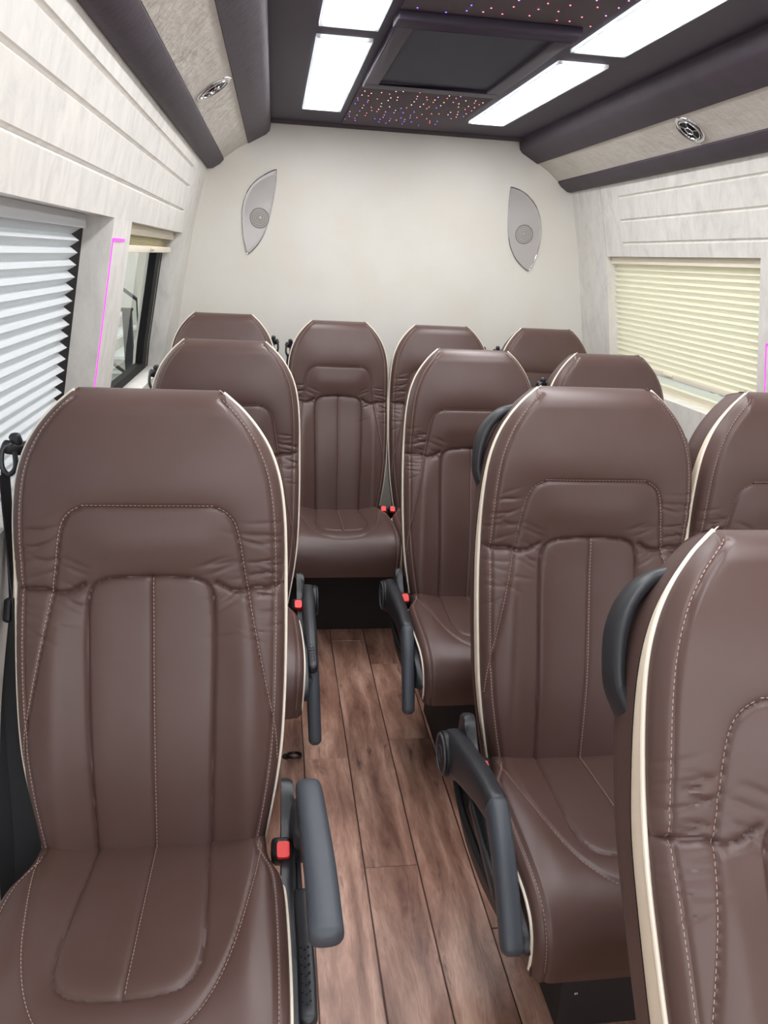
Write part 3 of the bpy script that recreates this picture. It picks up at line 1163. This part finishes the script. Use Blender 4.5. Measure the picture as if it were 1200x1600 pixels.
def blind(sg, y0, y1, ztop, zbot, pitch, mname, label, rolled=False, off=.045):
    r = empty('window_blind', (sg * (wx(1.2) + off), (y0 + y1) / 2, zbot))
    tag(r, label, 'blind')
    L = Vector(r.location)

    def put(mb, nm, **kw):
        o = build(mb, nm, r, **kw)
        o.matrix_parent_inverse = Matrix.Translation(-L)
        return o
    bx = lambda z: sg * (wx(z) + off)
    m = MB()
    h = .028
    m.prism([(bx(ztop) - sg * .014, ztop - h), (bx(ztop) + sg * .014, ztop - h), (bx(ztop) + sg * .014, ztop), (bx(ztop) - sg * .014, ztop)], 1, y0, y1, 'blind_rail' if mname == 'blind_cream' else 'blind_white')
    put(m, 'head_rail', bevel=.003)
    top = ztop - h
    if rolled:
        pitch = .0045
    nz = int(round((top - zbot) / pitch))
    front, rows = [], []
    amp = .0085 if not rolled else .010
    for i in range(2 * nz + 1):
        z = top - (top - zbot) * i / (2 * nz)
        d = amp if i % 2 else -amp
        rows.append([(bx(z) + sg * d, y0 + .002, z), (bx(z) + sg * d, y1 - .002, z)])
    m = MB()
    m.grid(np.array(rows), mname)
    put(m, 'pleats', smooth=False)
    m = MB()
    z = zbot
    m.prism([(bx(z) - sg * .011, z - .020), (bx(z) + sg * .011, z - .020), (bx(z) + sg * .011, z), (bx(z) - sg * .011, z)], 1, y0, y1, 'blind_rail')
    put(m, 'bottom_rail', bevel=.003)
    m = MB()
    yc = y0 + (y1 - y0) * .55
    m.sweep(np.array([(bx(z) - sg * .013, yc - .03, z - .008), (bx(z) - sg * .017, yc, z - .008), (bx(z) - sg * .013, yc + .03, z - .008)]), (0, 0, 1), .005, .004, 'blind_rail', e=3)
    put(m, 'pull_tab')
    return r


blind(-1, .26, 1.725, 1.447, .940, .0245, 'blind_white', 'white pleated blind lowered over the left window beside the foreground seat')
blind(-1, 2.10, 3.17, 1.447, 1.393, .0245, 'blind_cream', 'cream pleated blind pulled all the way up above the left rear window', rolled=True)
blind(1, 2.155, 3.23, 1.447, 1.035, .0215, 'blind_cream', 'cream pleated blind lowered over the window on the right', off=.035)

# LED strips on the pillars
for sg, pts, lab in ((-1, [(2.005, 1.402), (1.868, 1.402), (1.868, 1.25), (1.868, .95)], 'thin magenta light strip bent round the left window pillar'),
                     (1, [(2.02, 1.21), (2.108, 1.21), (2.108, 1.10), (2.108, .99)], 'thin pink light strip on the right window pillar at the edge of the picture')):
    m = MB()
    a, b = pts[0], pts[1]
    q = [(sg * (wx(z) - .0015), y, z) for y, z in pts]
    m.ribbon(np.array([q[0], q[1]]), np.array([(0, 0, 1), (0, 0, 1)]), .0030, .002, 'led_magenta')
    zz = np.linspace(pts[1][1], pts[-1][1], 10)
    m.ribbon(np.array([(sg * (wx(z) - .0015), pts[1][0], z) for z in zz]), np.array([(0, 1, 0)] * 10), .0011, .002, 'led_magenta')
    tag(build(m, 'led_strip', smooth=False), lab, 'light strip')

# overhead ducts -----------------------------------------------------
for sg, lab in ((-1, 'long overhead duct of purple and cream vinyl above the left windows'), (1, 'long overhead duct of purple and cream vinyl above the right windows')):
    r = empty('overhead_duct', (sg * .70, 1.5, 1.80))
    tag(r, lab, 'duct')
    L = Vector(r.location)

    def put(mb, nm, lab=None, **kw):
        o = build(mb, nm, r, **kw)
        o.matrix_parent_inverse = Matrix.Translation(-L)
        if lab:
            o['label'] = lab
        return o
    m = MB()
    low = [(sg * .792, 1.712), (sg * .770, 1.714), (sg * .740, 1.733), (sg * .7235, 1.750), (sg * .735, 1.772), (sg * .800, 1.76)]
    m.prism(low, 1, YF, YB - .001, 'purple_vinyl')
    put(m, 'lower_trim', 'purple vinyl rail', bevel=.004)
    m = MB()
    mid = [(sg * .7245, 1.755), (sg * .675, 1.792), (sg * .6225, 1.822), (sg * .64, 1.86), (sg * .76, 1.79)]
    m.prism(mid, 1, YF, YB - .001, 'duct_cream')
    put(m, 'face_panel', 'cream vinyl face')
    m = MB()
    up = [(sg * .6225, 1.818), (sg * .585, 1.838), (sg * .550, 1.857), (sg * .537, 1.871), (sg * .533, 1.893), (sg * .533, 1.930), (sg * .66, 1.930), (sg * .66, 1.84)]
    m.prism(up, 1, YF, YB - .001, 'purple_vinyl')
    put(m, 'upper_trim', 'purple vinyl cove')


def vent(sg, y, lab):
    c = np.array([sg * .676, y, 1.7925])
    d = np.array([-sg * .56, 0, -.83])
    d /= np.linalg.norm(d)
    r = empty('air_vent', tuple(c))
    tag(r, lab, 'vent', 'round air vents in the overhead ducts')
    z = np.zeros(3)
    m = MB()
    m.torus(d * .004, d, .047, .006, 'chrome', n=40, k=10, squash=.8)
    m.torus(d * .006, d, .036, .0022, 'chrome', n=40, k=8)
    build(m, 'ring', r)
    m = MB()
    m.disc(d * .0025, d, .045, 'rubber_black', n=32, depth=.001)
    build(m, 'throat', r)
    m = MB()
    m.torus(d * .008, d, .013, .0024, 'chrome', n=28, k=8)
    up = np.cross(d, [0, 1, 0])
    up /= np.linalg.norm(up)
    for k in range(5):
        an = k * 2 * math.pi / 5 + .4
        e = math.cos(an) * np.array([0, 1, 0]) + math.sin(an) * up
        m.tube([d * .007 + e * .013, d * .007 + e * .036], .0012, 'satin_metal', n=6)
    m.disc(d * .004, d, .011, 'dark_plastic', n=20, depth=.004, dome=.001)
    build(m, 'nozzle', r)


vent(-1, 2.285, 'round chrome air vent in the left overhead duct')
vent(1, 2.320, 'round chrome air vent in the right overhead duct')

# ceiling ----------------------------------------------------------------
ZC = 1.913
m = MB()
m.box(-.60, .60, YF, YB, ZC, ZC + .04, 'ceiling_vinyl')
tag(build(m, 'ceiling', smooth=False), kind='structure')
m = MB()
m.prism([(YB - .001, ZC + .001), (YB - .001, ZC - .012), (YB - .02, ZC - .014), (YB - .04, ZC - .006), (YB - .045, ZC + .001)], 0, -.534, .534, 'purple_vinyl')
tag(build(m, 'trim_1', smooth=False), kind='structure')


def ceiling_light(x0, x1, y0, y1, lab):
    r = empty('ceiling_light', ((x0 + x1) / 2, (y0 + y1) / 2, ZC))
    tag(r, lab, 'ceiling light', 'ceiling light panels')
    hx, hy = (x1 - x0) / 2, (y1 - y0) / 2
    m = MB()
    k = .004
    m.prism([(-hx + k, -hy + k), (hx - k, -hy + k), (hx - k, hy - k), (-hx + k, hy - k)], 2, -.006, -.001, 'lamp_white')
    build(m, 'diffuser', r, smooth=False)
    m = MB()
    w = .005
    for a, b, c, d in ((-hx - w, -hx + k, -hy - w, hy + w), (hx - k, hx + w, -hy - w, hy + w), (-hx + k, hx - k, -hy - w, -hy + k), (-hx + k, hx - k, hy - k, hy + w)):
        m.box(a, b, c, d, -.008, 0, 'blind_white')
    build(m, 'frame', r, smooth=False)


ceiling_light(-.410, -.278, 2.190, 3.195, 'bright white ceiling panel light on the left, the one ending near the rear wall')
ceiling_light(-.410, -.278, 1.080, 2.083, 'bright white ceiling panel light on the left, cut off by the top of the picture')
ceiling_light(.232, .362, 2.230, 3.225, 'bright white ceiling panel light on the right, the one ending near the rear wall')
ceiling_light(.222, .356, 1.100, 2.108, 'bright white ceiling panel light on the right, cut off by the top of the picture')
ceiling_light(-.410, -.278, -.02, .98, 'unseen white ceiling panel light added nearest the front on the left side')  # added out of view, extending the lamp row to light the cabin
ceiling_light(.222, .356, -.02, .98, 'unseen white ceiling panel light added nearest the front on the right side')  # added, unseen counterpart lighting the right-hand side

# upholstered panel (hatch) in the middle
r = empty('ceiling_hatch', (-.035, 2.30, ZC))
tag(r, 'dark framed rectangular panel in the middle of the ceiling, between the light panels', 'ceiling panel')
m = MB()
ox, oy, ix, iy = .212, .375, .168, .312
for a, b, c, d in ((-ox, ox, -oy, -iy), (-ox, ox, iy, oy), (-ox, -ix, -iy, iy), (ix, ox, -iy, iy)):
    m.box(a, b, c, d, -.020, 0, 'ceiling_vinyl')
o = build(m, 'frame', r, bevel=.004)
m = MB()
m.box(-ix, ix, -iy, iy, -.010, 0, 'screen_cloth')
build(m, 'inset_panel', r, smooth=False)


def star_panel(y0, y1, x0, x1, dots, lab, rad):
    r = empty('ceiling_star_panel', ((x0 + x1) / 2, (y0 + y1) / 2, ZC))
    tag(r, lab, 'ceiling panel', 'starlight ceiling panels')
    hx, hy = (x1 - x0) / 2, (y1 - y0) / 2
    m = MB()
    m.box(-hx, hx, -hy, hy, -.006, 0, 'star_vinyl')
    build(m, 'panel', r, bevel=.002)
    cx, cy = r.location[0], r.location[1]
    mm = {}
    rest = MB()
    dots = sorted(dots, key=lambda q: q[1])
    for i, (x, y, c) in enumerate(dots):
        if i < 100:
            if c not in mm:
                q = MB()
                q.disc((0, 0, 0), (0, 0, -1), rad, c, n=8, depth=rad * .5, dome=rad * .4)
                mm[c] = q.mesh('star_light')
            link('star_light', mm[c], r, (x - cx, y - cy, -.0058))
        else:
            rest.disc((x - cx, y - cy, -.0058), (0, 0, -1), rad, c, n=8, depth=rad * .5, dome=rad * .4)
    if rest.v:
        o = build(rest, 'star_lights', r)
        o['kind'] = 'stuff'


R = np.random.default_rng(5)
dots = []
for i in range(14):
    for j in range(12):
        x = -.232 + i * .0315 + R.normal(0, .005)
        y = 2.735 + j * .056 + (i % 2) * .02 + R.normal(0, .008)
        if R.random() < .28 or x > .182 or y > 3.42:
            continue
        far = (y - 2.73) / .68
        p = R.random()
        c = 'star_blue' if p < far ** 2 * .9 else ('star_pink' if p < .55 else ('star_red' if p < .9 else 'star_violet'))
        dots.append((x, y, c))
star_panel(2.690, 3.470, -.247, .195, dots, 'ceiling panel dotted with tiny red and blue lights near the rear wall', .0017)
dots = []
for i in range(9):
    for j in range(6):
        x = -.215 + i * .050 + R.normal(0, .010)
        y = 1.60 + j * .055 + R.normal(0, .010)
        c = 'star_blue' if x < -.08 else ('star_red' if R.random() < .6 else 'star_violet')
        dots.append((x, y, c))
star_panel(.90, 1.905, -.247, .195, dots, 'ceiling panel dotted with tiny red and blue lights at the top of the picture', .0018)

# wall speakers -----------------------------------------------------------


def speaker(outl, cone, lab):
    c = np.array([cone[0], YB, cone[1]])
    r = empty('wall_speaker', tuple(c))
    tag(r, lab, 'speaker', 'leaf shaped wall speakers')
    o2 = np.array([(p[0] - cone[0], p[1] - cone[1]) for p in outl])
    cen = o2.mean(0)
    n = len(o2)
    rows = []
    for k, d in ((1.0, 0.0), (1.0, .006), (.97, .009), (.93, .0085), (.86, .0085), (.05, .0085)):
        q = cen + (o2 - cen) * k
        rows.append(np.c_[q[:, 0], np.full(n, -d), q[:, 1]])
    m = MB()
    m.grid(np.array(rows), 'cover_clear', closed=True)
    build(m, 'cover', r)
    m = MB()
    m.tube(np.vstack([rows[1], rows[1][:1]]), .0022, 'chrome', n=6)
    build(m, 'rim', r)
    m = MB()
    m.disc((0, -.0085, 0), (0, -1, 0), .040, 'grille_grey', n=40, depth=.002)
    for rr in (.039, .030, .021, .012):
        m.torus((0, -.0105, 0), (0, 1, 0), rr, .0024 if rr > .035 else .0014, 'grille_dark', n=40, k=6)
    build(m, 'grille', r)
    m = MB()
    m.disc((0, -.0105, 0), (0, -1, 0), .006, 'cover_clear', n=20, depth=.003, dome=.002)
    build(m, 'dust_cap', r)


leaf_l = [(-.508, 1.725), (-.512, 1.66), (-.522, 1.60), (-.536, 1.535), (-.556, 1.475), (-.585, 1.425), (-.612, 1.396), (-.630, 1.383), (-.638, 1.41), (-.646, 1.45), (-.650, 1.50), (-.650, 1.55), (-.641, 1.60), (-.622, 1.642), (-.593, 1.677), (-.555, 1.703), (-.527, 1.718)]
leaf_l = spline(leaf_l + leaf_l[:1], 3)[:-1]
speaker(leaf_l, (-.578, 1.530), 'silver leaf-shaped speaker on the left of the rear wall')
leaf_r = [(.511, 1.718), (.5105, 1.66), (.512, 1.60), (.518, 1.535), (.534, 1.475), (.562, 1.425), (.597, 1.392), (.630, 1.373), (.645, 1.40), (.660, 1.44), (.668, 1.49), (.669, 1.545), (.658, 1.60), (.635, 1.645), (.603, 1.680), (.565, 1.704), (.530, 1.715)]
leaf_r = spline(leaf_r + leaf_r[:1], 3)[:-1]
speaker(leaf_r, (.592, 1.527), 'silver leaf-shaped speaker on the right of the rear wall')

# ------------------------------------------------------------------ outside the left rear window
m = MB()
m.box(-9, 6, 13.0, 13.2, -.6, 5, 'outside_plaster')
tag(build(m, 'wall_outside', smooth=False), kind='structure')
m = MB()
m.box(-14, 14, -8, 22, -.66, -.6, 'ground')
tag(build(m, 'ground', smooth=False), kind='structure')
m = MB()
for i in range(9):                     # steps climbing to the left behind the railing
    m.box(-3.4, -1.55 - .16 * i + .30, 8.35, 10.2, -.6 + .15 * i, -.45 + .15 * i - .03, 'outside_stone')
    m.box(-3.4, -1.55 - .16 * i + .32, 8.33, 10.22, -.48 + .15 * i, -.45 + .15 * i, 'stone_tread')
o = build(m, 'staircase', smooth=False)
tag(o, 'pale stone stair outside the left rear window', 'stairs')
r = empty('stair_railing', (-1.9, 8.0, .24))
tag(r, 'black iron railing sloping along the stair outside the left rear window', 'railing')
L = Vector(r.location)
sl = (.806 - 1.0) / (-1.712 + 1.973)
for nm, z0 in (('handrail', 1.0), ('bottom_rail', .180)):
    m = MB()
    pts = [(x_, 8.0, z0 + (x_ + 1.973) * sl) for x_ in (-2.9, -1.0)]
    m.tube(pts, .017, 'iron', n=8)
    o = build(m, nm, r)
    o.matrix_parent_inverse = Matrix.Translation(-L)
for x_ in (-2.62, -2.36, -2.10, -1.835, -1.57, -1.31):
    m = MB()
    m.tube([(x_, 8.0, 1.0 + (x_ + 1.973) * sl), (x_, 8.0, .18 + (x_ + 1.973) * sl)], .010, 'iron', n=6)
    o = build(m, 'baluster', r)
    o.matrix_parent_inverse = Matrix.Translation(-L)
m = MB()
m.box(-1.945, -1.865, 7.80, 7.88, -.6, .80, 'iron')
m.box(-1.955, -1.855, 7.79, 7.89, .80, .825, 'iron')
o = build(m, 'bollard', smooth=False)
tag(o, 'black square post standing before the stair railing outside', 'post')

# ------------------------------------------------------------------ world, camera, colour
w = bpy.data.worlds.new('sky')
scene.world = w
w.use_nodes = True
nt = w.node_tree
bg = nt.nodes['Background']
bg.inputs['Color'].default_value = (.985, .99, 1.0, 1)
bg.inputs['Strength'].default_value = 1.55

cam = bpy.data.cameras.new('camera')
cam.sensor_fit = 'VERTICAL'
cam.sensor_height = 24
cam.lens = 18
cam.clip_start = .02
co = bpy.data.objects.new('camera', cam)
COL.objects.link(co)
VPX, VPY, F, ROLL = 428., 396., 1200., math.radians(3.0)
Y = np.array([VPX - 600, -(VPY - 800), -F])
Y /= np.linalg.norm(Y)
Z = np.cross(np.array([1, -math.tan(ROLL), 0]), Y)
Z /= np.linalg.norm(Z)
X = np.cross(Y, Z)
Mx = Matrix.Identity(4)
for i, row in enumerate((X, Y, Z)):
    for j in range(3):
        Mx[i][j] = row[j]
Mx[0][3], Mx[1][3], Mx[2][3] = -.517, 0, 1.39
co.matrix_world = Mx
scene.camera = co

vs = scene.view_settings
vs.view_transform = 'Standard'
vs.look = 'None'
vs.gamma = 1
vs.use_curve_mapping = False
vs.exposure = 0.64
scene.cycles.max_bounces = 10
scene.cycles.diffuse_bounces = 6
scene.cycles.use_denoising = True
